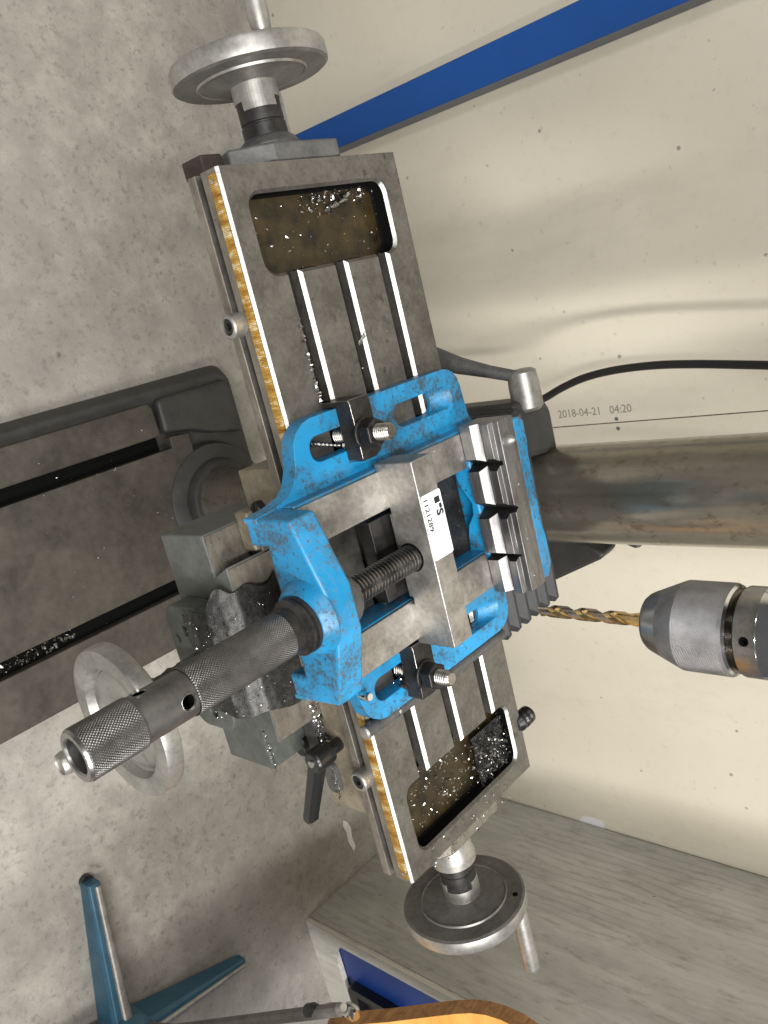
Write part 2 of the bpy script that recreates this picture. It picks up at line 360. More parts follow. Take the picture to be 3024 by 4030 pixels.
wall = thing('wall', 'cream painted panel wall behind the drill press with a date stamp', 'wall', (323, WY, FZ))
for x0, x1 in ((-2500, 322.1), (323.6, 3500)):
    part('wall_panel', MB().box(x0, x1, WY, WY + 20, FZ, 2200), m_wall, wall, at=(x0, WY, FZ))
part('joint_strip', MB().box(315, 331, WY + 3, WY + 19.5, FZ, 2200), flat('brown_joint', (0.10, 0.075, 0.045, 1), 0.8), wall)
text_part('date_stamp', '2018-04-21   04:20', 15.5, m_stamp, wall, (305.5, WY - 0.2, -239), (R(90), R(-90), 0), 0.1, 'LEFT', 0.93)
for x, z in ((318, -152), (331, -152)):
    part('nail', MB().cyl((x, WY - 0.5, z), 'y', 2.6, 0, 1.2, 12), flat('dull_nail', (0.14, 0.15, 0.16, 1), 0.7), wall)
part('plaster_patch', MB().prism([(998, -347), (988, -336), (985, -318), (986.5, -301), (996, -300), (1008, -303), (1009, -344)], WY - 0.8, WY - 0.2, 'y'), flat('white_filler', (0.78, 0.77, 0.78, 1), 0.8), wall)

# ================================================================== drill press
dp = thing('drill_press', 'floor drill press with dark cast base and greasy steel column', 'drill press', (303, 310, FZ))
base = MB()
out = [(478, -240), (478, 360)]
out += [(478 - 40 + 40 * math.cos(R(a)), 360 + 40 * math.sin(R(a))) for a in range(15, 91, 15)]
out += [(128 + 22 - 22 * math.sin(R(a)), 378 + 22 * math.cos(R(a))) for a in range(0, 91, 15)] + [(128, -240)]
rings = []
for inset, z in ((0, FZ), (0, FZ + 14), (5, FZ + 24), (9, FZ + 34)):
    rings.append([(303 + (x - 303) * (1 - inset / 175), 80 + (y - 80) * (1 - inset / 320), z) for x, y in out])
base.loft(rings)
part('base_casting', base, m_press, dp, bevel=3, cuts=[MB().cyl((156, 372, 0), 'z', 5, FZ - 5, FZ + 60)])
top = MB().prism([(152, -236), (468, -236), (468, 250), (400, 250), (396, 292), (204, 292), (200, 250), (158, 250), (152, 244)], FZ + 20, FZ + 50)
slots = [MB().box(x - 10, x + 10, -260, 262, FZ + 34, FZ + 60) for x in (206, 391)]
slots += [MB().box(x - 13, x + 13, -260, 262, FZ + 24, FZ + 36) for x in (206, 391)]
part('base_table', top, m_basetop, dp, bevel=1.2, cuts=slots)
part('slot_shade_sheet', MB().box(196, 216, -234, 250, FZ + 36, FZ + 36.6).box(381, 401, -234, 250, FZ + 36, FZ + 36.6), m_dark, dp)  # black sheet inside the base slots, standing in for their shade
part('rear_pad', MB().prism([(150, 262), (196, 260), (202, 300), (214, 330), (226, 384), (160, 384), (150, 374)], FZ + 20, FZ + 46), m_press, dp, bevel=7, seg=4)
part('column_flange', MB().lathe([(80, FZ + 40), (76, FZ + 51), (66, FZ + 55), (57, FZ + 57), (54, FZ + 68), (51, FZ + 71), (46, FZ + 71)], (303, 310, 0), 'z', 64), m_press, dp)
part('column', MB().cyl((303, 310, 0), 'z', 45, FZ + 40, 560, 96), m_column, dp, at=(303, 310, 0))
# collar that carries the table
arm = MB().lathe([(58, -150), (60, -145), (60, -92), (56, -86), (45.5, -86)], (303, 310, 0), 'z', 64)
arm.box(255, 351, 150, 290, -150, -122)
part('table_collar', arm, m_press, dp, bevel=3)
lug = MB().prism([(254, 258), (262, 312), (222, 312), (214, 306), (206, 292), (204, 258)], -110, -18)
part('clamp_lug', lug, m_press, dp, bevel=5)
part('clamp_hub', MB().lathe([(9, 0), (12.5, 2), (13.5, 14), (13.5, 33), (11, 36)], (180, 282, -21), 'x', 32), m_alu, dp)
part('clamp_lever', MB().tube([(186, 278, -20), (176, 268, -44), (166, 260, -68), (155, 255, -90), (152, 254, -95)], [5.2, 5.6, 7.6, 9.6, 7.4], 20), m_iron, dp)
part('lug_rear', MB().prism([(350, -110), (352, -20), (366, 4), (372, -2), (398, -60), (398, -110)], 318, 346, 'y'), m_press, dp, bevel=3)
part('crank_end', MB().tube([(352, 352, -14), (356, 347, 5), (362, 343, 26), (363, 342, 29)], [6.5, 6.5, 6.5, 4.5], 20), m_iron, dp)
part('quill', MB().lathe([(30, 262), (32, 264), (32, 420), (30, 420)], (303.5, 79, 0), 'z', 48), m_chrome, dp)
part('head', MB().prism(rrect(215, 391, -10, 380, 40), 340, 640), m_press, dp, bevel=12)
part('motor', MB().cyl((303, 470, 0), 'z', 85, 300, 560, 48, 8), m_press, dp)

# ------------------------------------------------------------------ chuck and drill
CX, CY = 303.7, 80.0
ck = thing('drill_chuck', 'keyless drill chuck with knurled grey sleeve on the spindle', 'drill chuck', (CX, CY, 168))
part('nose', MB().lathe([(5, 168.8), (12.5, 168.6), (15, 169.6), (16.6, 171.6), (17.6, 173.6), (20.6, 181)], (CX, CY, 4.5), 'z', 64), m_chuck, ck, at=(CX, CY, 168), smooth=12)
part('sleeve', MB().lathe([(20.6, 181), (24.9, 191.6), (25.2, 192.6), (25.2, 217.6), (24.4, 219.4)], (CX, CY, 4.5), 'z', 96), m_knurl, ck, at=(CX, CY, 168), smooth=12)
part('sleeve_rim', MB().lathe([(24.4, 219.4), (23.0, 220.6), (22.2, 220.6)], (CX, CY, 4.5), 'z', 96), m_chrome, ck)
gp = [(22.4, 220.6)]
for i in range(5): gp += [(22.9, 220.8 + i * .8), (22.4, 221.2 + i * .8)]
part('groove_ring', MB().lathe(gp + [(22.4, 225)], (CX, CY, 4.5), 'z', 64), metal('oily_groove', (0.10, 0.085, 0.07, 1), (0.2, 0.18, 0.15, 1), (0.15, 0.25), 1.0), ck)
part('collar', MB().lathe([(22.4, 225), (23.9, 225.3), (24.2, 226), (24.2, 236.4)], (CX, CY, 4.5), 'z', 96), m_chuck, ck,
     cuts=[MB().cyl((CX - 6, CY, 235.5), 'y', 2.5, -40, 0, 20)])
part('hole_bore', MB().cyl((CX - 6, CY, 235.5), 'y', 2.45, -21, -18, 20), m_dark, ck)
part('polished_ring', MB().lathe([(24.2, 236.4), (23.9, 237), (23.9, 248), (22.5, 252), (16, 258), (16, 266)], (CX, CY, 4.5), 'z', 96), m_chrome, ck)

dr = thing('drill_bit', 'gold coated twist drill held in the keyless chuck', 'drill bit', (CX, CY, 97))
rings = []; r0 = 4.0; N = 36
for k in range(97):
    z = 97 + k * 0.8; tw = (z - 97) / 39.0 * 2 * math.pi
    fl_ = 1.0 if z < 154 else max(0.0, 1 - (z - 154) / 12)
    tip = min(1.0, (z - 97) / 2.4 + 0.04)
    ring = []
    for i in range(N):
        a = 2 * math.pi * i / N; c2 = math.cos(2 * a); rr = r0
        if c2 < 0.05: rr = r0 * (1 - fl_ * 0.50 * min(1, (0.05 - c2) / 0.95) ** 0.7)
        else: rr = r0 * 0.99
        rr *= tip; b = a + tw
        ring.append((CX + rr * math.cos(b), CY + rr * math.sin(b), z))
    rings.append(ring)
fo = part('flutes', MB().loft(rings), [m_gold, metal('drill_land', (0.34, 0.26, 0.20, 1), (0.52, 0.42, 0.34, 1), (0.2, 0.32), 1.0, 120)], dr, smooth=35)
for p in fo.data.polygons:
    if math.hypot(p.center.x, p.center.y) / K > 3.84 and p.center.z / K < 55: p.material_index = 1

# ================================================================== compound table
ct = thing('cross_slide_table', 'compound cross slide table with T slots and three handwheels', 'cross slide', (304, 77, -122))
# lower base casting with male dovetail
prof = [(212, -122), (390, -122), (390, -70), (357, -70), (365, -53), (234, -53), (242, -70), (212, -70)]
part('base_casting', MB().prism(prof, -38, 250, 'y'), m_casting, ct, bevel=1.2)
part('way', MB().box(213.5, 241, -36.5, 150, -70, -69.3), m_side, ct)
part('way', MB().prism([(236, -53), (363.4, -53), (363.4, -52.4), (236, -52.4)], -37, 150, 'y'), m_side, ct)
brk = MB().prism(rrect(258, 352, -121, -74, 13), -54, -38.2, 'y')
hol = [MB().cyl((277, -46, -101), 'y', 4.0, -20, 20, 20), MB().cyl((284, -46, -113), 'y', 3.2, -20, 20, 20),
       MB().cyl((339, -46, -97), 'y', 4.4, -20, 20, 20), MB().cyl((331, -46, -84), 'y', 3.4, -20, 20, 20)]
part('screw_bracket', brk, m_casting, ct, bevel=2.5, cuts=hol)
for x_, z_, r_ in ((284, -113, 3.1), (339, -97, 4.2), (331, -84, 3.2)): part('bracket_screw', MB().cyl((x_, 0, z_), 'y', r_, -50, -40, 12), m_black, ct)
# saddle
sad = MB().box(180, 443, 2, 150, -67, -30)
scut = [MB().prism([(239, -72), (362, -72), (368, -52), (233, -52)], -5, 200, 'y')]
part('saddle', sad, m_tan, ct, bevel=1, cuts=scut)
part('saddle_wiper', MB().prism([(225, -67), (392, -67), (392, -53), (225, -53)], -6, 1.9, 'y'), m_iron, ct, bevel=1)
part('saddle_foot', MB().box(206, 234, -10, 1.9, -69, -55), m_tan, ct, bevel=2)
part('gib_screw', MB().cyl((206, 0, -52), 'y', 5, -4, 3, 20, 0.8), m_black, ct, cuts=[MB().box(200, 212, -6, -2.6, -52.6, -51.4)])
for x, zz in ((386, -74), (393, -75)):
    part('gib_nut', MB().cyl((x, 0, zz), 'y', 5.5, -9, 2, 24, 1), m_black, ct)
# clamping lever on the saddle front
part('slot_cover', MB().prism(rrect(404, 428, -62, -50, 5), -3, 2, 'y'), m_iron, ct, bevel=0.8)
lev = MB().lathe([(4, 2), (5, 1), (5, -8), (8, -9), (8.6, -14), (8.6, -24), (7, -26)], (385, 0, -40), 'y', 28)
L = part('locking_lever', lev, m_gloss, ct, bevel=0.5)
a0, a1 = Vector((387, -21, -41)), Vector((440, -25, -65)); d = (a1 - a0).normalized(); up = Vector((0.41, 0, 0.91))
rings = []
for t, hw, th in ((-.06, 5, 3.5), (0.0, 6.6, 4), (.15, 6.2, 4), (.85, 5.2, 3.8), (.93, 5.4, 3.8), (.98, 3.6, 3.2), (1.0, 2.4, 2.5)):
    c = a0 + (a1 - a0) * t
    rings.append([tuple(c + up * (hw * u) + Vector((0, -1, 0)) * (th * v)) for u, v in ((-1, -1), (1, -1), (1, .5), (.55, 1.15), (-.55, 1.15), (-1, .5))])
part('lever_arm', MB().loft(rings), m_gloss, L, bevel=0.6)
part('lever_screw', MB().cyl((385, 0, -40), 'y', 2.6, -27.3, -24, 16), m_alu, L)

# table plate
tb = MB().box(0, 490, 0, 154, -28, 0)
cuts = []
TS = (38.2, 79.5, 121.0)
nk = MB()
for yc in TS: nk.prism([(yc - 6.3, 1), (yc - 6.3, -11), (yc + 3.9, -11), (yc + 3.9, -2.3), (yc + 6.1, -0.1), (yc + 6.1, 1)], 55, 430, 'x')
cuts.append(nk)
tt = MB()
for yc in TS: tt.box(55, 430, yc - 11, yc + 9, -17, -9)
cuts.append(tt)
def pocket(x0, x1, y0, y1, r, dep, ch):
    return MB().loft([[(x, y, z) for x, y in rrect(x0 + e, x1 - e, y0 + e, y1 - e, max(r - e, 2))] for e, z in ((ch + 1.5, -dep), (ch, -dep + 2), (ch, -ch), (-0.5, 0.5))])
cuts.append(pocket(15, 66, 15.5, 138, 11, 13, 2.0)); cuts.append(pocket(422, 477, 14.5, 142, 10, 13, 2.0))
cuts.append(MB().box(-2, 492, -2, 6, -21, -16))
cuts.append(MB().prism([(-1, 0.5), (1.7, 0.5), (1.7, 0), (-0.2, -1.9), (-1, -1.9)], -2, 492, 'x'))
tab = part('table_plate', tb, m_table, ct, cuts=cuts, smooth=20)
# front-facing machined bevels carry their lamp glint in a brighter colour
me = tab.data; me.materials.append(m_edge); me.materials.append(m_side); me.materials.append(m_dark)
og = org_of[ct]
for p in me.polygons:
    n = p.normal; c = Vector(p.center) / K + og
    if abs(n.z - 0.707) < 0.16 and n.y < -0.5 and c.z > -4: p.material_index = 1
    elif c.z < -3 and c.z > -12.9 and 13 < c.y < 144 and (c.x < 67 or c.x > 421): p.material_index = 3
    elif n.y < -0.9 and c.y < 0.5: p.material_index = 2
part('front_rail', MB().box(0, 490, -1.2, 0, -28, -21), m_side, ct, bevel=0.4)
part('ruler', MB().box(3, 487, -0.7, -0.05, -9.2, -2.6), m_rule, ct, at=(0, 0, 0))
for x in (7, 483): part('ruler_pin', MB().lathe([(1.6, -0.6), (1.4, -1.2), (0.3, -1.5)], (x, 0, -6), 'y', 16), m_chrome, ct)
part('table_underside', MB().box(4, 486, 24, 130, -44, -28.2), m_side, ct, bevel=2)
for (x0, x1) in ((17.5, 63.5), (424.5, 474.5)):
    part('oil_film', MB().prism(rrect(x0, x1, 18, 139, 8), -13.0, -12.6), m_oil, ct)
# adjustable stops in the front groove
for x, y0 in ((87.5, -6), (406, -5)):
    s = part('stop_block', MB().cyl((x, 0, -19), 'y', 7.6, y0 - 3, 4, 32, 1.0), m_alu, ct, cuts=[MB().cyl((x, 0, -19), 'y', 5.2, -20, -3, 28)])
    part('socket_screw', MB().cyl((x, 0, -19), 'y', 4.9, -8, -2.9, 24, 0.6), m_black, s, cuts=[MB().cyl((x, 0, -19), 'y', 2.7, -20, -4, 6)])
# strainer in the right pocket
st = MB(); n = 15; x0, x1, y0, y1 = 434, 475, 100, 138
for i in range(n):
    for j in range(n):
        ax, bx = x0 + (x1 - x0) * i / n, x0 + (x1 - x0) * (i + 1) / n; ay, by = y0 + (y1 - y0) * j / n, y0 + (y1 - y0) * (j + 1) / n
        h = 0.55; mx, my = (ax + bx) / 2, (ay + by) / 2
        zc = -7.5 + 0.8 * math.sin(i * .6) * math.cos(j * .5)
        o = [(ax, ay, zc), (bx, ay, zc), (bx, by, zc), (ax, by, zc)]; q = [(mx - h, my - h, zc), (mx + h, my - h, zc), (mx + h, my + h, zc), (mx - h, my + h, zc)]
        q2 = [(a, b, c - 1.2) for a, b, c in q]
        st.add(o + q + q2, [(0, 1, 5, 4), (1, 2, 6, 5), (2, 3, 7, 6), (3, 0, 4, 7), (4, 5, 9, 8), (5, 6, 10, 9), (6, 7, 11, 10), (7, 4, 8, 11)])
part('strainer', st, metal('black_strainer', (0.02, 0.021, 0.022, 1), (0.06, 0.062, 0.064, 1), (0.2, 0.4), 0.6, 90), ct)
# end brackets
def yz_prism(mb, poly, a, b): return mb.prism(poly, a, b, 'x')
part('end_bracket', yz_prism(MB(), [(24, -17), (49, -2), (104, -2), (118, -16), (110, -62), (48, -62), (30, -34)], -12, -0.2), m_iron, ct, bevel=1.5)
part('end_bracket', yz_prism(MB(), [(30, -16), (48, -3), (106, -3), (118, -12), (118, -62), (30, -62)], 490.2, 502), m_side, ct, bevel=1.5)
part('coolant_plug', MB().lathe([(5, 150), (7.6, 154), (7.6, 157), (6.6, 158), (7.8, 159.5), (7.8, 163), (6.6, 164), (7.6, 165.5), (7.4, 169), (5, 170)], (449.5, 0, -2.5), 'y', 28), m_gloss, ct)
part('end_stop', MB().box(-12, -1, 8, 24, -42, -22), flat('brown_rubber', (0.03, 0.022, 0.018, 1), 0.7), ct, bevel=1)
# bellows
for i in range(7):
    y = 160 + i * 15.5
    pl = MB()
    a, b = y - 7.5, y + 7.5
    secs = [(a, 6), (y - 1.2, 0), (y + 1.2, 0), (b, 6)]
    for s_ in (0,):
        rings = []
        for yy, ins in secs:
            xl, xr, zt, zb = 208 + ins, 385 - ins, -7 - ins - i * .3, -62
            rings.append([(xl, yy, zb), (xl, yy, zt - 4), (xl + 4, yy, zt), (xr - 4, yy, zt), (xr, yy, zt - 4), (xr, yy, zb)])
        pl.loft(rings)
    part('bellows_fold', pl, m_rubber, ct, bevel=0.5)

# handwheel (axis +z = away from the machine, z = 0 at the inner rim face)
def crenel(r_in, r_out, z0, z1, zt, seg=48, ph=0.0):
    mb = MB(); o = []; 
    for i in range(seg):
        a = 2 * math.pi * i / seg; hi = zt if math.sin(2 * a + ph) > 0 else z0
        a2 = 2 * math.pi * (i + 1) / seg
        P = [(r_in, a), (r_out, a), (r_out, a2), (r_in, a2)]
        vs = [(r * math.cos(q), r * math.sin(q), z) for z in (hi, z1) for r, q in P]
        fs = [(0, 1, 2, 3), (7, 6, 5, 4), (1, 0, 4, 5), (3, 2, 6, 7), (2, 1, 5, 6), (0, 3, 7, 4)]
        mb.add(vs, fs)
    bm = bmesh.new()
    return mb
def handwheel(loc, rot, ang, dial0, flange, hole=True, hl=74):
    t = bpy.data.objects.new('handwheel', None); C.objects.link(t); t.empty_display_size = 0.02
    t.parent = ct; t.location = (Vector(loc) - org_of[ct]) * K; t.rotation_euler = rot; org_of[t] = Vector(loc)
    pr = [(13.8, -6), (15.2, -3.6), (18, -2.8), (34.5, -0.9), (35.2, -1.6), (36.2, -1.6), (36.8, -0.2), (49.2, 0), (51.2, 1.2), (51.6, 3), (51.4, 10.5), (50.4, 12.4), (48.6, 13), (39.5, 13), (38.2, 12.3), (36.4, 6.5), (34.6, 5.6), (34, 6.2), (18, 7.5), (0, 8)]
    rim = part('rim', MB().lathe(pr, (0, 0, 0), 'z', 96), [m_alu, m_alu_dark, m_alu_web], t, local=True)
    for p in rim.data.polygons:
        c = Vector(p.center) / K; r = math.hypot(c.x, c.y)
        if p.normal.z < -0.5 and c.z < 1: p.material_index = 1  # inner wheel faces: their shade is put into this darker colour
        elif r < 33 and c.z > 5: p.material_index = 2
    part('hub', crenel(9, 15.2, -14, -4, -20), m_alu, t, local=True)
    part('dial', MB().lathe([(13.6, -10), (14.4, -15), (14.4, -27), (13.6, -27.6), (13.6, -28.4), (14.8, -29), (14.8, dial0), (12, dial0)], (0, 0, 0), 'z', 48), m_black, t, local=True)
    if flange: part('dial_flange', MB().lathe(flange[0], (0, 0, 0), 'z', 48), flange[1], t, local=True, bevel=0.4)
    cx, cy = 43.5 * math.cos(ang), 43.5 * math.sin(ang)
    part('handle', MB().lathe([(5.4, 12), (6.2, 16), (6.7, 22), (6.7, hl - 4), (6.3, hl - 1), (5.6, hl), (5.4, hl - 1), (4.6, hl - 1)], (cx, cy, 0), 'z', 32), m_alu, t, local=True)
    if hole: part('rim_hole', MB().cyl((43.5 * math.cos(ang - .02), 43.5 * math.sin(ang - .02), 0), 'z', 2.2, -0.35, 0.3, 16), m_dark, t, local=True)
    return t
# left wheel: axis -x ; right wheel: axis +x ; front wheel: axis -y
def frame(zx, xx):
    zx, xx = Vector(zx), Vector(xx); yx = zx.cross(xx); return Matrix((xx, yx, zx)).transposed().to_euler()
handwheel((-60, 79.5, -40), frame((-1, 0, 0), (0, 1, 0)), math.atan2(-37, -17), -44, ([(12, -35.5), (15.6, -36.5), (18.6, -39), (20.5, -42), (20.5, -47.9)], m_iron), False)
handwheel((575.5, 78.5, -37), frame((1, 0, 0), (0, 1, 0)), math.atan2(36, 18), -36, ([(16, -36), (18.4, -36.5), (18.6, -42), (17.4, -44), (17.0, -58), (18, -75)], m_alu))
handwheel((304, -114, -82), frame((0, -1, 0), (1, 0, 0)), math.atan2(39.5, -14), -40, ([(14.6, -40), (15.6, -41), (15.6, -62), (14, -66)], m_iron), True, 67)
part('dial_screw', MB().lathe([(4, 0), (4, 8), (3, 9)], (291, -84, -82), 'z', 20), m_black, ct)

# ================================================================== vise
vs = thing('drill_vise', 'blue drill press vise with bright steel jaws bolted to the table', 'vise', (254, 77, 0))
XC = 254.0
left = [(195, -50.2), (193.5, -34), (191, -23), (186, -17), (178, -12.5), (170, -10.5), (163, -9), (157, -5), (152.6, 1.5), (151, 8),
        (151, 140), (152.4, 146), (155.5, 151), (160, 154.5), (166, 156), (188, 158), (195, 162)]
for side in (1, -1):
    poly = [(x, y) if side == 1 else (2 * XC - x, y) for x, y in left]
    inner = [(x + 3, y) if side == 1 else (2 * XC - x - 3, y) for x, y in ((195, 162), (195, -50.2))]
    poly = poly + inner
    sl = []
    for y0, y1, slope in ((3, 48, 0), (82, 130, 14)):
        xa, xb = (163, 178.5) if side == 1 else (2 * XC - 178.5, 2 * XC - 163)
        xa, xb = (xa, xb) if side == 1 else (329, 344.5)
        sl.append(MB().loft([[(x, y, z) for x, y in rrect(xa - e, xb + e, y0 - e, y1 + s, 7.6, 6)] for e, s, z in ((0, 0, -2), (0, 0, 3), (0.3, slope, 11.5), (1.2, slope + 1.2, 12.8))]))
    part('flange', MB().prism(poly, 0.05, 12), m_blue, vs, bevel=2.4, seg=3, cuts=sl)
# rails of the body
for x0, x1 in ((194.6, 222), (286.5, 313.4)):
    part('body_rail', MB().prism([(x0, -29.8), (x1, -29.8), (x1, 133), (x0, 133)], 0.4, 22.5), m_blue, vs, bevel=1)
for x0, x1 in ((196.2, 221.6), (287, 313.8)):
    part('way', MB().box(x0, x1, -29.5, 128.5, 22.7, 25), m_jaw, vs, bevel=0.6)
# front block
fb = [(194.8, 0.3), (212.2, 0.3), (212.2, 15), (296, 15), (296, 0.3), (313.4, 0.3), (311.8, 40.5), (268, 55), (240, 55), (196.2, 40.5)]
blk = part('front_block', MB().prism(fb, -50, -29.6, 'y'), m_blue, vs, bevel=2, seg=3)
boss = MB().lathe([(24, -49), (22.5, -52), (19.5, -57), (18.6, -58)], (254.5, 0, 36), 'y', 48)
part('screw_boss', boss, m_blue, vs, bevel=0.8)
part('nut_boss', MB().lathe([(18, -30), (17, -22), (15, -19), (9, -19)], (254.5, 0, 35), 'y', 40), m_iron, vs)
# rear block
rb = [(194.4, 131.6), (314.6, 131.6), (315.8, 158), (307, 164.5), (285, 164.5), (278, 163), (222, 163), (214, 164.8), (198, 164.8), (194.4, 160)]
rear = MB().prism(rb, 0.4, 54.8)
seat_cut = MB().box(180, 330, 100, 151.1, 25.1, 80)
cut = MB().prism([(222, -1), (222, 9), (234, 9), (242, 13), (250, 18), (258, 17), (266, 11), (276, 8), (287, 7), (287, -1)], 120, 140, 'y')
part('fixed_jaw', rear, m_blue, vs, bevel=1.6, cuts=[cut, seat_cut])
# jaw plate with V grooves
pp = [(128, 25.2), (128, 34.5), (133.2, 39.6), (128, 44.7), (128, 50.6), (132.6, 50.9), (133.4, 55.4), (151, 55.4), (151, 25.2)]
def vee(x, hw, dep, top): return MB().prism([(x - hw, 126), (x + hw, 126), (x, 128 + dep)], 20, top)
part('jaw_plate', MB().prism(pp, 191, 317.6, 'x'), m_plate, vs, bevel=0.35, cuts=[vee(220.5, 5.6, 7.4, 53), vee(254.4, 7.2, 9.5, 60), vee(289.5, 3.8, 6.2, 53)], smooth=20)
jp = bpy.data.objects['jaw_plate']; jp.data.materials.append(m_black)  # black on the notch faces stands in for their deep shade
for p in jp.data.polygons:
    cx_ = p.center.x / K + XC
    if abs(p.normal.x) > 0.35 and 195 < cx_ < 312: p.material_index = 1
part('plate_pin', MB().lathe([(4.2, 55.3), (4.4, 57.5), (3.4, 60), (1.4, 62.5), (0.2, 63.2)], (206, 139, 0), 'z', 24), m_alu, vs)
# moving jaw
mj = part('moving_jaw', MB().box(191, 317.4, 41, 60.5, 22.9, 55), [m_jaw, m_edge], vs, bevel=0.8, bmat=1, cuts=[MB().prism([(221, 15), (288, 15), (288, 28.6), (283, 28.6), (283, 25.6), (225, 25.6), (225, 27.6), (221, 27.6)], 30, 70, 'y')])  # bevels get a brighter colour as a painted highlight line
stk = part('sticker', MB().prism(rrect(214.2, 257, 42, 61.0, 1.6), 55.05, 55.25), m_white, mj, at=(235, 51, 55))
part('logo_mark', MB().box(218.3, 222.4, 53.6, 58.9, 55.3, 55.34).box(223.3, 226.4, 57.0, 59.6, 55.3, 55.34), m_print, stk)
text_part('logo_letter', 'S', 8.8, m_print, stk, (226.6, 56.3, 55.3), (0, 0, 0), 0.03, 'LEFT', 1.0, 0.045)
text_part('serial_number', '1121289', 5.6, m_print, stk, (216.2, 45.4, 55.3), (0, 0, 0), 0.03, 'LEFT', 1.13, 0.02)
part('faint_print', MB().box(218.2, 219.8, 49.8, 51.8, 55.3, 55.32).box(221, 222.4, 49.8, 51.6, 55.3, 55.32).box(223.4, 225.2, 49.7, 51.7, 55.3, 55.32).box(226.2, 227.4, 49.8, 51.6, 55.3, 55.32).box(228.4, 230, 49.8, 51.6, 55.3, 55.32).box(231, 232.4, 49.8, 51.6, 55.3, 55.32), m_grey_print, stk)
part('web_plate', MB().prism(rrect(222.3, 286.2, 66, 133.4, 5), 1.2, 8), m_black, vs, bevel=1)
part('jaw_keeper', MB().box(226, 282, 27, 64, 9, 20), m_black, vs, bevel=0.6)
# screw
pr = [(6, -24)]; y = -22.0
while y < 40.5:
    pr += [(7.6, y), (8.9, y + 0.7), (8.9, y + 1.6), (7.6, y + 2.3)]; y += 2.9
part('screw', MB().lathe(pr + [(7.4, 41.5)], (254.5, 0, 36.5), 'y', 48), m_screw, vs, smooth=45)
part('screw_socket', MB().lathe([(9.9, 40.6), (9.9, 40.9), (8.5, 40.95)], (254.5, 0, 36.5), 'y', 40), m_dark, vs)
# handle: knurled tube
HZ = 37.5; HX = 254.5
def knurled(y0, y1, r, nx, pitch):
    mb = MB(); seg = nx * 4; ny = int((y1 - y0) / (pitch / 4)); rings = []
    for j in range(ny + 1):
        y = y0 + (y1 - y0) * j / ny; ring = []
        for i in range(seg):
            a = 2 * math.pi * i / seg
            p = (i / 4.0 + (y - y0) / pitch); q = (i / 4.0 - (y - y0) / pitch)
            h = min(abs((p % 1) - .5), abs((q % 1) - .5)) * 2.0
            e = min(1, min(y - y0, y1 - y) / 0.8)
            ring.append((HX + (r - 0.5 * (1 - h) - .35 * (1 - e)) * math.cos(a), y, HZ + (r - 0.5 * (1 - h) - .35 * (1 - e)) * math.sin(a)))
        rings.append(ring)
    return mb.loft(rings, False)
hd = part('handle', MB().lathe([(12.6, -138), (12.6, -167)], (HX, 0, HZ), 'y', 64), m_handle, vs,
          cuts=[MB().cyl((HX, -143.6, HZ), 'z', 3.9, 0, 30, 24), MB().cyl((HX, -160.8, HZ), 'x', 3.9, -30, 0, 24)])
hd.rotation_euler = (0, 0, 0)
part('grip', knurled(-138, -72.5, 13.6, 54, 1.9), m_grip, hd, smooth=20)
part('grip', knurled(-197, -167, 13.6, 54, 1.9), m_grip, hd, smooth=20)
part('end_ring', MB().lathe([(13.0, -196.6), (13.2, -197), (12.3, -198.4), (9.8, -198.4), (9.0, -197.4), (9.0, -170), (12, -170)], (HX, 0, HZ), 'y', 64, 0, 1, True), m_chuck, hd)
part('end_bore', MB().cyl((HX, 0, HZ), 'y', 8.98, -172, -171, 32), m_dark, hd)
for c, ax, sg in (((HX, -143.6, HZ), 'z', 1), ((HX, -160.8, HZ), 'x', -1)):
    part('cross_hole', MB().lathe([(3.88, 2), (3.88, 11.6), (3.6, 11.6), (3.6, 2)], c, ax, 28, 0, sg, True), m_dark, hd)
    part('hole_rim', MB().lathe([(3.9, 11.2), (4.4, 12.5), (4.1, 12.62), (3.5, 11.6)], c, ax, 28, 0, sg, True), m_chuck, hd)
part('handle_collar', MB().lathe([(16.4, -57), (17.2, -57.6), (17.2, -60.2), (16, -60.6), (16, -61.6), (17, -62), (17, -64.2), (15.2, -65), (13.6, -66), (13.2, -72.6), (12.9, -72.6)], (HX, 0, HZ), 'y', 64), m_black, vs)
part('stop_pin', MB().lathe([(2.6, 12), (3.1, 13), (3.1, 19), (2.4, 20.5)], (331, -9.5, 0), 'z', 24), m_chrome, vs)

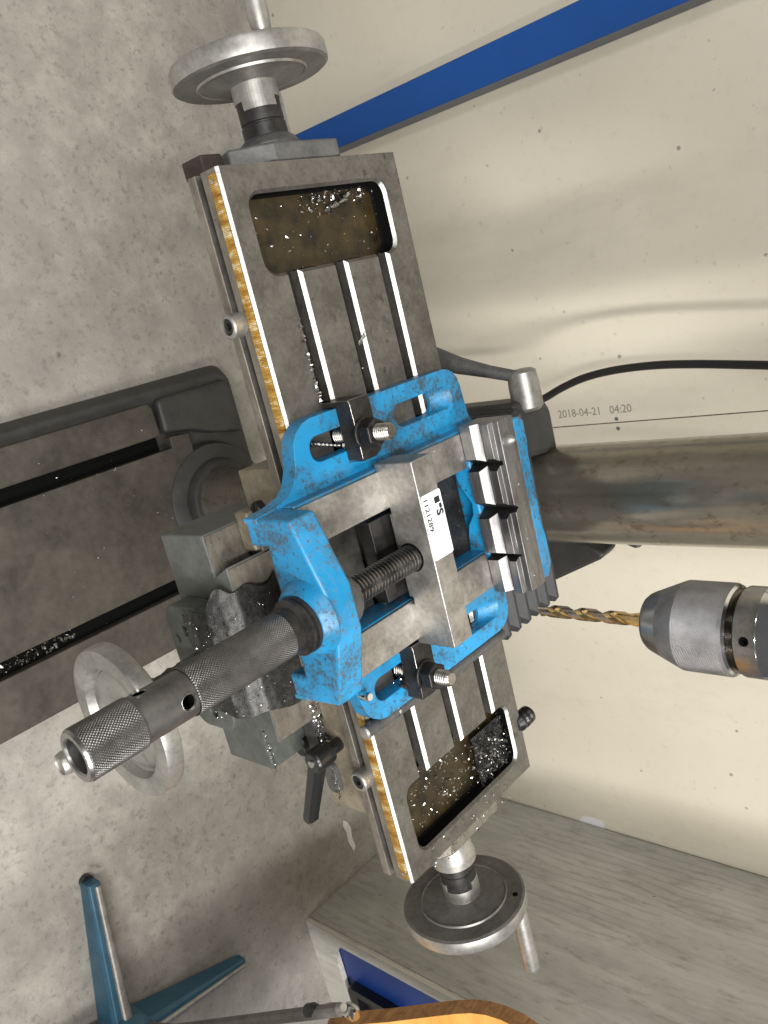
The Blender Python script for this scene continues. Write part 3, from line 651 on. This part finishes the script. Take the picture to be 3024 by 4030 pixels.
# ================================================================== clamps
def clamp():
    t = thing('step_clamp', '', 'clamp', (169.5, 38.4, 12), group='step clamps holding down the vise')
    poly = [(147, 0.2 - 0), (147, 24.6), (150, 25.6), (184, 25.6), (186.5, 24), (186.5, 12.1), (150.4, 12.1), (150.4, 0.2)]
    blk = MB().prism([(x, z) for x, z in poly], 31, 49, 'y')
    c = [MB().prism(rrect(160, 178, 34.2, 43.2, 4.4), 5, 40), MB().prism([(180, 52), (190, 52), (190, 40)], 0, 40), MB().prism([(183.5, 29), (190, 29), (190, 36)], 0, 40)]
    b = part('strap', blk, [m_black, m_stud], t, bevel=0.35, bmat=1, cuts=c)
    for k in range(3): part('step', MB().box(187 - 0, 190.5, 35 + k * 4, 37.4 + k * 4, 13 + k * 2.4, 18 + k * 2.4), m_black, b) if False else None
    part('washer', MB().cyl((170, 38.4, 0), 'z', 10.5, 25.7, 27.6, 32, 0.4), m_black, t)
    nut = MB().lathe([(8.3, 27.6), (9.6, 28.4), (9.6, 36), (8.3, 36.8)], (170, 38.4, 0), 'z', 6)
    part('nut', nut, m_black, t, bevel=0.4, smooth=15)
    pr = [(4.2, -9)]; z = 0.0
    while z < 46.5: pr += [(4.75, z), (5.45, z + .5), (5.45, z + .95), (4.75, z + 1.45)]; z += 1.75
    part('stud', MB().lathe(pr + [(4.8, 47.4), (3.9, 48.4)], (170, 38.4, 0), 'z', 28), m_stud, t, smooth=45)
    return t
c1 = clamp(); c1['label'] = 'black step clamp holding the vise flange beside the bronze twist chip'
c2 = copy_tree(c1); c2.location = Vector((338.5, 38.4, 12)) * K; c2.rotation_euler = (0, 0, R(-3))
c2['label'] = 'black step clamp holding the vise flange beside the grey tommy bar'

# tommy bar lying along the right flange
tbv = part('tommy_bar', MB().tube([(360.6, -9.5, 4.8), (360.9, -8.6, 4.8), (361.4, 20.6, 4.8), (361.5, 21, 4.8), (361.6, 22.6, 4.8), (361.7, 23, 4.8), (363.4, 88, 4.8), (365, 150, 4.8)],
        [3.4, 4.6, 4.6, 4.1, 4.1, 4.6, 4.6, 4.2], 24), m_iron)
tag(tbv, 'grey round tommy bar lying on the table along the vise flange', 'bar')
part('bar_end', MB().lathe([(4.7, -8.6), (4.9, -9), (4.2, -10.6), (2.4, -11.6), (0.1, -11.9)], (360.6, 0, 4.8), 'y', 24), m_alu, tbv)
part('bar_ring', MB().lathe([(4.2, 20.4), (4.9, 20.8), (4.9, 22.8), (4.2, 23.2)], (361.5, 0, 4.8), 'y', 24), m_chrome, tbv)

# ================================================================== swarf
def twisted(name, p0, p1, r, turns, m, label, width=1.6):
    a, b = Vector(p0), Vector(p1); d = (b - a); n = int(turns * 14); ax = d.normalized(); e1 = ax.cross(Vector((0, .2, 1))).normalized(); e2 = ax.cross(e1)
    vs, fs = [], []
    for k in range(n + 1):
        t = k / n; an = t * turns * 2 * math.pi; rr = r * (1.0 - .45 * t)
        c = a + d * t; o = e1 * math.cos(an) + e2 * math.sin(an)
        for s in (-0.5, 0.5): vs.append(tuple(c + o * rr * (0.7 + .6 * (s + .5)) + ax * (s * width)))
        for s in (-0.5, 0.5): vs.append(tuple(c + o * (rr * (0.7 + .6 * (s + .5)) - 0.3) + ax * (s * width)))
    for k in range(n):
        i = 4 * k; fs += [(i, i + 1, i + 5, i + 4), (i + 2, i + 6, i + 7, i + 3), (i, i + 4, i + 6, i + 2), (i + 1, i + 3, i + 7, i + 5)]
    o = part(name, MB().add(vs, fs), m, None, smooth=60); return tag(o, label, 'metal chip')
twisted('swarf_curl', (167, 9, 2.5), (174.5, 30, 8), 1.7, 8, m_chipdark, 'dark twisted drilling chip lying in the flange slot under a clamp')
twisted('swarf_curl', (339, 38, 15), (348, 27, 8), 4.4, 4, metal('grey_swarf', (0.08, 0.07, 0.07, 1), (0.16, 0.14, 0.14, 1), (0.3, 0.5), 0.7), 'tapered spiral chip standing in the slot in front of the clamp', 3.0)
twisted('swarf_curl', (30, 88, -10), (25.5, 105, -8), 2.2, 2.2, m_chip, 'shiny silver ribbon chip lying in the oily pocket', 6)
twisted('swarf_curl', (26, 104, -9), (20, 113, -9), 1.8, 1.6, m_chip, 'bent end of bright ribbon chip near the pocket wall', 4)
twisted('swarf_curl', (117, 77, 1.5), (113, 83, 1.5), 1.6, 1.4, m_jaw, 'small curled chip lying between two T slots', 4)
def swarf(name, n, fx, size, mat, label, flatk=0.5):
    mb = MB()
    for _ in range(n):
        x, y, z = fx(); s = size * random.choice((.4, .5, .6, .8, 1.0, 1.5)); q = Euler((random.gauss(0, flatk), random.gauss(0, flatk), random.uniform(0, 6.3))).to_matrix()
        w_ = s * random.uniform(.25, .6); b = s * random.uniform(0, .35)
        P = [(-s, -w_, 0), (0, -w_, b), (s, -w_ * .3, 0), (s, w_ * .3, 0.05), (0, w_, b + .05), (-s, w_, 0)]
        mb.add([Vector((x, y, z + .3)) + q @ Vector(p) for p in P], [(0, 1, 4, 5), (1, 2, 3, 4)])
    o = part(name, mb, mat, None, smooth=10, kind='stuff'); tag(o, label, 'metal chips'); return o
U = random.uniform
def ridge(*pts):
    p = random.choice(pts); return (random.gauss(p[0], p[3]), random.gauss(p[1], p[4]), p[2] + abs(random.gauss(0, p[5])))
def pock(x0, x1, y0, y1, z): return lambda: (U(x0, x1), U(y0, y1), z)
swarf('swarf', 200, lambda: (18 + abs(random.gauss(0, 6)), min(136, U(60, 138) + 10), -12.4 + abs(random.gauss(0, 1))), 1.0, m_chip, 'bright chips piled along the edge of the oily pocket beside the left wheel')
swarf('swarf', 90, pock(18, 63, 19, 135, -12.4), 0.9, m_chip, 'loose chips scattered over the brown oil of the pocket by the left wheel')
swarf('swarf', 420, lambda: (U(425, 474), min(140, max(18, random.gauss(75, 40))), -12.3 + abs(random.gauss(0, 1))), 0.85, m_chip, 'bright chips scattered over the oily pocket beside the right wheel')
swarf('swarf', 240, lambda: (min(476, random.gauss(458, 9)), random.gauss(118, 13), -6.2 + abs(random.gauss(0, 0.8))), 0.9, m_chip, 'silver chips heaped on the black strainer')
swarf('swarf', 300, lambda: (U(434, 476), U(98, 139), -6.6 + abs(random.gauss(0, 1.3))), 1.5, m_black, 'black oily chips stuck on the strainer mesh')
swarf('swarf', 200, lambda: (U(478, 501), U(25, 125), 0.1 if U(0, 1) < .4 else -2.8), 0.7, m_chip, 'fine chips on the table end above the right handwheel')
swarf('swarf', 40, lambda: (U(90, 148), 31.0 + random.gauss(0, .25), 0.2), 1.3, m_chip, 'row of silver chips along the lip of the front T slot')
swarf('swarf', 60, pock(75, 415, 3, 150, 0.1), 0.5, m_chip, 'tiny chips sprinkled on the ground table top')
swarf('swarf', 90, lambda: ridge((170, 60, 12, 10, 35, .1), (345, 60, 12, 8, 40, .1)), 0.6, m_chip, 'tiny bright chips on the blue vise flanges')
swarf('swarf', 50, lambda: (U(195, 315), U(62, 126), 25.1), 0.45, m_chip, 'specks of swarf on the vise ways')
swarf('swarf', 45, lambda: (U(192, 316), U(136, 150), 55.6), 0.5, m_chip, 'specks of swarf on the fixed jaw plate')
swarf('swarf', 130, lambda: ((lambda t: (384 + t * 5 * 0 + random.gauss(0, 1.5) if False else 357 + 33 * t + random.gauss(0, .8), -37 + random.gauss(0, .8), -69.6 + abs(random.gauss(0, .8))))(U(0, 1))), 0.6, m_chip, 'glittering chips along the front edge of the grey lower casting')
swarf('swarf', 260, lambda: (U(352, 400), random.gauss(-3, 2), -53 + abs(random.gauss(0, 1))), 0.8, m_chip, 'chips packed along the saddle wiper')
swarf('swarf', 80, lambda: (U(406, 430), random.gauss(-4, .8), random.gauss(-50, 1.5)), 0.8, m_chipdark, 'dark chips stuck to the saddle below the lever')
swarf('swarf', 70, lambda: (U(150, 470), U(60, 245), FZ + 50.2), 0.9, m_chip, 'sparse chips on the drill press base')
swarf('swarf', 160, lambda: (U(384, 398), U(-80, 60), FZ + 37 + abs(random.gauss(0, 2))), 2.2, m_chipdark, 'dark chips lying in the base slot')

# chip covered sheet over the front screw
nx, ny = 40, 40; g = []
path = [(-4, -50.5), (-22, -50.2), (-38, -51.5), (-46, -58), (-54.5, -68), (-57.5, -80), (-58, -90)]
def on_path(t):
    t = t * (len(path) - 1); i = min(int(t), len(path) - 2); f = t - i
    return path[i][0] + (path[i + 1][0] - path[i][0]) * f, path[i][1] + (path[i + 1][1] - path[i][1]) * f
for j in range(ny + 1):
    t = j / ny; yy, zz = on_path(t)
    xl = 247 + 5 * math.sin(t * 9 + .5) + 12 * t + 3 * math.sin(t * 21); xr = 344 - 10 * t + 2 * math.sin(t * 13)
    for i in range(nx + 1):
        x = xl + (xr - xl) * i / nx; h = mnoise.noise(Vector((x * .22, j * .35, 1))) * 0.7 + mnoise.noise(Vector((x * .6, j * .9, 5))) * .4
        g.append((x, yy - h * .5, zz + h))
W1 = nx + 1; low = [(x, y + .8, z - .8) for x, y, z in g]; n0 = len(g)
fs = []
for j in range(ny):
    for i in range(nx):
        a = j * W1 + i; fs += [(a, a + 1, a + W1 + 1, a + W1), (n0 + a, n0 + a + W1, n0 + a + W1 + 1, n0 + a + 1)]
edge = [j * W1 for j in range(ny + 1)]; edge2 = [j * W1 + nx for j in range(ny + 1)]; e3 = list(range(W1)); e4 = [ny * W1 + i for i in range(W1)]
for e in (edge, edge2, e3, e4):
    for k in range(len(e) - 1): fs.append((e[k], e[k + 1], n0 + e[k + 1], n0 + e[k]))
part('chip_guard', MB().add(g + low, fs), metal('chip_caked_sheet', (0.04, 0.039, 0.038, 1), (0.085, 0.083, 0.08, 1), (0.28, 0.5), 0.75, 260, None, 0.35), ct, smooth=60)
swarf('swarf', 380, lambda: (lambda t, u: (256 + 8 * t + u * 80, on_path(t)[0] - .8, on_path(t)[1] + .6))(U(0, 1), U(0, 1)), 0.55, m_chip, 'bright chips caked on the wavy sheet below the knurled handle')

# ================================================================== blue post, cable
po = thing('steel_post', 'bright blue square steel post standing against the cream wall', 'post', (-143, 642, FZ))
pb = MB(); zt = 700
def px(z): return 5.0 * (z + 600) / 650
pb.loft([[(-169.5 + px(z), 638, z), (-127.5 + px(z) * 2, 638, z), (-123.5 + px(z) * 2, 659.5, z), (-169.5 + px(z), 659.5, z)] for z in (FZ, zt)], mi=0)
po_m = part('post_tube', pb, [m_post, flat('grey_post_side', (0.17, 0.18, 0.20, 1), 0.5)], po, bevel=1.5)
for p in po_m.data.polygons:
    if p.normal.x > 0.6: p.material_index = 1

cp = [(290, 420, -330), (281, 500, -270), (265, 556, -202), (251, 562, -163), (242, 563, -130), (237.5, 563, -90), (237.5, 562, -40), (242, 561, 10), (250, 560, 70), (262, 560, 160), (270, 560, 320), (275, 540, 600)]
cv = []
for i in range(len(cp) - 1):
    p0, p1, p2, p3 = [Vector(cp[max(0, min(len(cp) - 1, i + k))]) for k in (-1, 0, 1, 2)]
    for s in range(8):
        t = s / 8; cv.append(0.5 * ((2 * p1) + (p2 - p0) * t + (2 * p0 - 5 * p1 + 4 * p2 - p3) * t * t + (3 * p1 - p0 - 3 * p2 + p3) * t ** 3))
tag(part('power_cable', MB().tube(cv, 4.7, 16), m_cable), 'black power cable curving up beside the steel column', 'cable')

# ================================================================== cabinet
cb = thing('cabinet', 'grey wood grain cabinet with a dark blue drawer front against the wall', 'cabinet', (1000, 273, FZ))
part('side_panel', MB().box(1000, 1018, 276, WY - 3, FZ, 400), m_cab, cb, bevel=0.8)
part('top', MB().box(1000, 1500, 276, WY - 3, 400.3, 420), m_cab, cb)
part('stile', MB().prism([(1000.2, FZ), (1480, FZ), (1480, FZ + 56), (1039, FZ + 56), (1033, FZ + 63), (1020, FZ + 68), (1020, 400), (1000.2, 400)], 267, 275.7, 'y'), m_cabedge, cb, bevel=0.8)
dwf = part('drawer_front', MB().box(1016, 1478, 276.5, 294, FZ + 50, 395), m_drawer, cb, bevel=1)
part('carcass', MB().box(1018.3, 1480, 296, WY - 4, FZ, 399), m_drawer, cb)
hnd = part('drawer_handle', MB().prism(rrect(1094, 1164, -552, -446, 8), 262, 276, 'y'), m_gloss, cb, bevel=2, cuts=[MB().prism(rrect(1106, 1164.5, -534, -464, 4), 255, 272, 'y')])

# ================================================================== chair
ch = thing('swivel_chair', 'old swivel chair with teal four star base and varnished plywood backrest', 'chair', (900, -48, FZ))
def leg(p0, p1, w0, w1, h0, h1):
    a, b = Vector(p0), Vector(p1); d = (b - a); s = Vector((-d.y, d.x, 0)).normalized(); mb = MB()
    rings = []
    for t in (0, .25, .5, .75, 1):
        c = a + d * t; hw = (w0 + (w1 - w0) * t) / 2; h = h0 + (h1 - h0) * t
        rings.append([tuple(c + s * u * hw + Vector((0, 0, v * h))) for u, v in ((-1, -1), (1, -1), (1, -.12), (.62, 0), (-.62, 0), (-1, -.12))])
    mb.loft(rings)
    o = part('base_leg', mb, m_teal, ch, bevel=1)
    rings = []
    for t in (0.06, .5, .985):
        hw = (w0 + (w1 - w0) * t) / 2 * .5; c = a + d * t + Vector((0, 0, .2)) - s * hw * .75
        rings.append([tuple(c + s * (hw * math.cos(q)) + Vector((0, 0, 4.0 * math.sin(q)))) for q in [R(x) for x in range(0, 181, 30)]])
    part('leg_trim', MB().loft(rings), m_chrome if w1 > 22 else m_alu, o, smooth=50)
    return o
l1 = leg((893, -56, -560), (703, -17, -594), 28, 18, 50, 22)
part('foot_glide', MB().cyl((706, -17.5, 0), 'z', 9, FZ, FZ + 8, 20, 1), m_gloss, l1)
leg((904, -40, -560), (962, 140, -597), 27, 11, 50, 18)
leg((918, -62, -560), (1100, -100, -597), 34, 20, 50, 18)
leg((900, -72, -560), (845, -240, -597), 34, 20, 50, 18)
part('base_hub', MB().lathe([(30, FZ + 20), (34, FZ + 30), (34, -562), (28, -552), (18, -545), (16, -200)], (903, -54, 0), 'z', 40), m_teal, ch)
prof = [(30, -222), (40, -203), (50, -190), (64, -170), (78, -152), (92, -134), (105, -117), (114, -103), (120, -88), (123, -72), (124.5, -55), (124.5, -38), (123, -20), (121, -4), (118, 10)]
nP, nX = len(prof), 24; fr, bk = [], []
for k, (y, z) in enumerate(prof):
    y0_, z0_ = prof[max(k - 1, 0)]; y1_, z1_ = prof[min(k + 1, nP - 1)]; d = Vector((0, y1_ - y0_, z1_ - z0_)).normalized(); nn = Vector((0, -d.z, d.y))
    t = min(1.0, max(0.0, (z + 72) / 85.0)); xl = 759 + 62 * (1 - math.sqrt(max(0.0, 1 - t * t)))
    for i in range(nX + 1):
        u = i / nX; x = xl + (1818 - 2 * xl) * u; dish = 16 * math.sin(math.pi * u)
        p = Vector((x, y + dish, z)); fr.append(tuple(p + nn * 8)); bk.append(tuple(p - nn * 8))
N0 = len(fr); W2 = nX + 1; fs = []
for k in range(nP - 1):
    for i in range(nX):
        a = k * W2 + i; fs += [(a, a + 1, a + W2 + 1, a + W2), (N0 + a, N0 + a + W2, N0 + a + W2 + 1, N0 + a + 1)]
for e in ([k * W2 for k in range(nP)], [k * W2 + nX for k in range(nP)], list(range(W2)), [(nP - 1) * W2 + i for i in range(W2)]):
    for k in range(len(e) - 1): fs.append((e[k], e[k + 1], N0 + e[k + 1], N0 + e[k]))
so = part('backrest', MB().add(fr + bk, fs), [m_ply, m_plyedge], ch, smooth=45)
for p in so.data.polygons:
    vi = list(p.vertices); p.material_index = 1 if min(vi) < N0 <= max(vi) else 0
part('seat', MB().prism(rrect(735, 1080, -300, 20, 60), -212, -198), m_ply, ch, bevel=3)
part('joint', MB().lathe([(4.5, -205), (7, -202), (7.8, -196), (7, -190), (5, -187)], (746, 40, 0), 'z', 28), m_chrome, ch)
lv = part('seat_lever', MB().tube([(735, 34, -196), (742, 32, -215), (752, 26, -236)], [4, 3.6, 3.2], 14), m_alu, ch)
part('back_bracket', MB().tube([(772, 46, -182), (782, 62, -175), (800, 96, -160), (820, 135, -120)], 8, 12), m_teal, ch)
part('lever_knob', MB().tube([(750, 27, -232), (753, 26, -238), (757, 24, -247), (758, 23.6, -249)], [4.5, 7, 7, 4], 16), m_gloss, lv)
part('seat_strut', MB().tube([(738, 32, -200), (800, 10, -330), (880, -20, -500), (893, -30, -548)], 6.5, 10), m_alu_dark, ch)
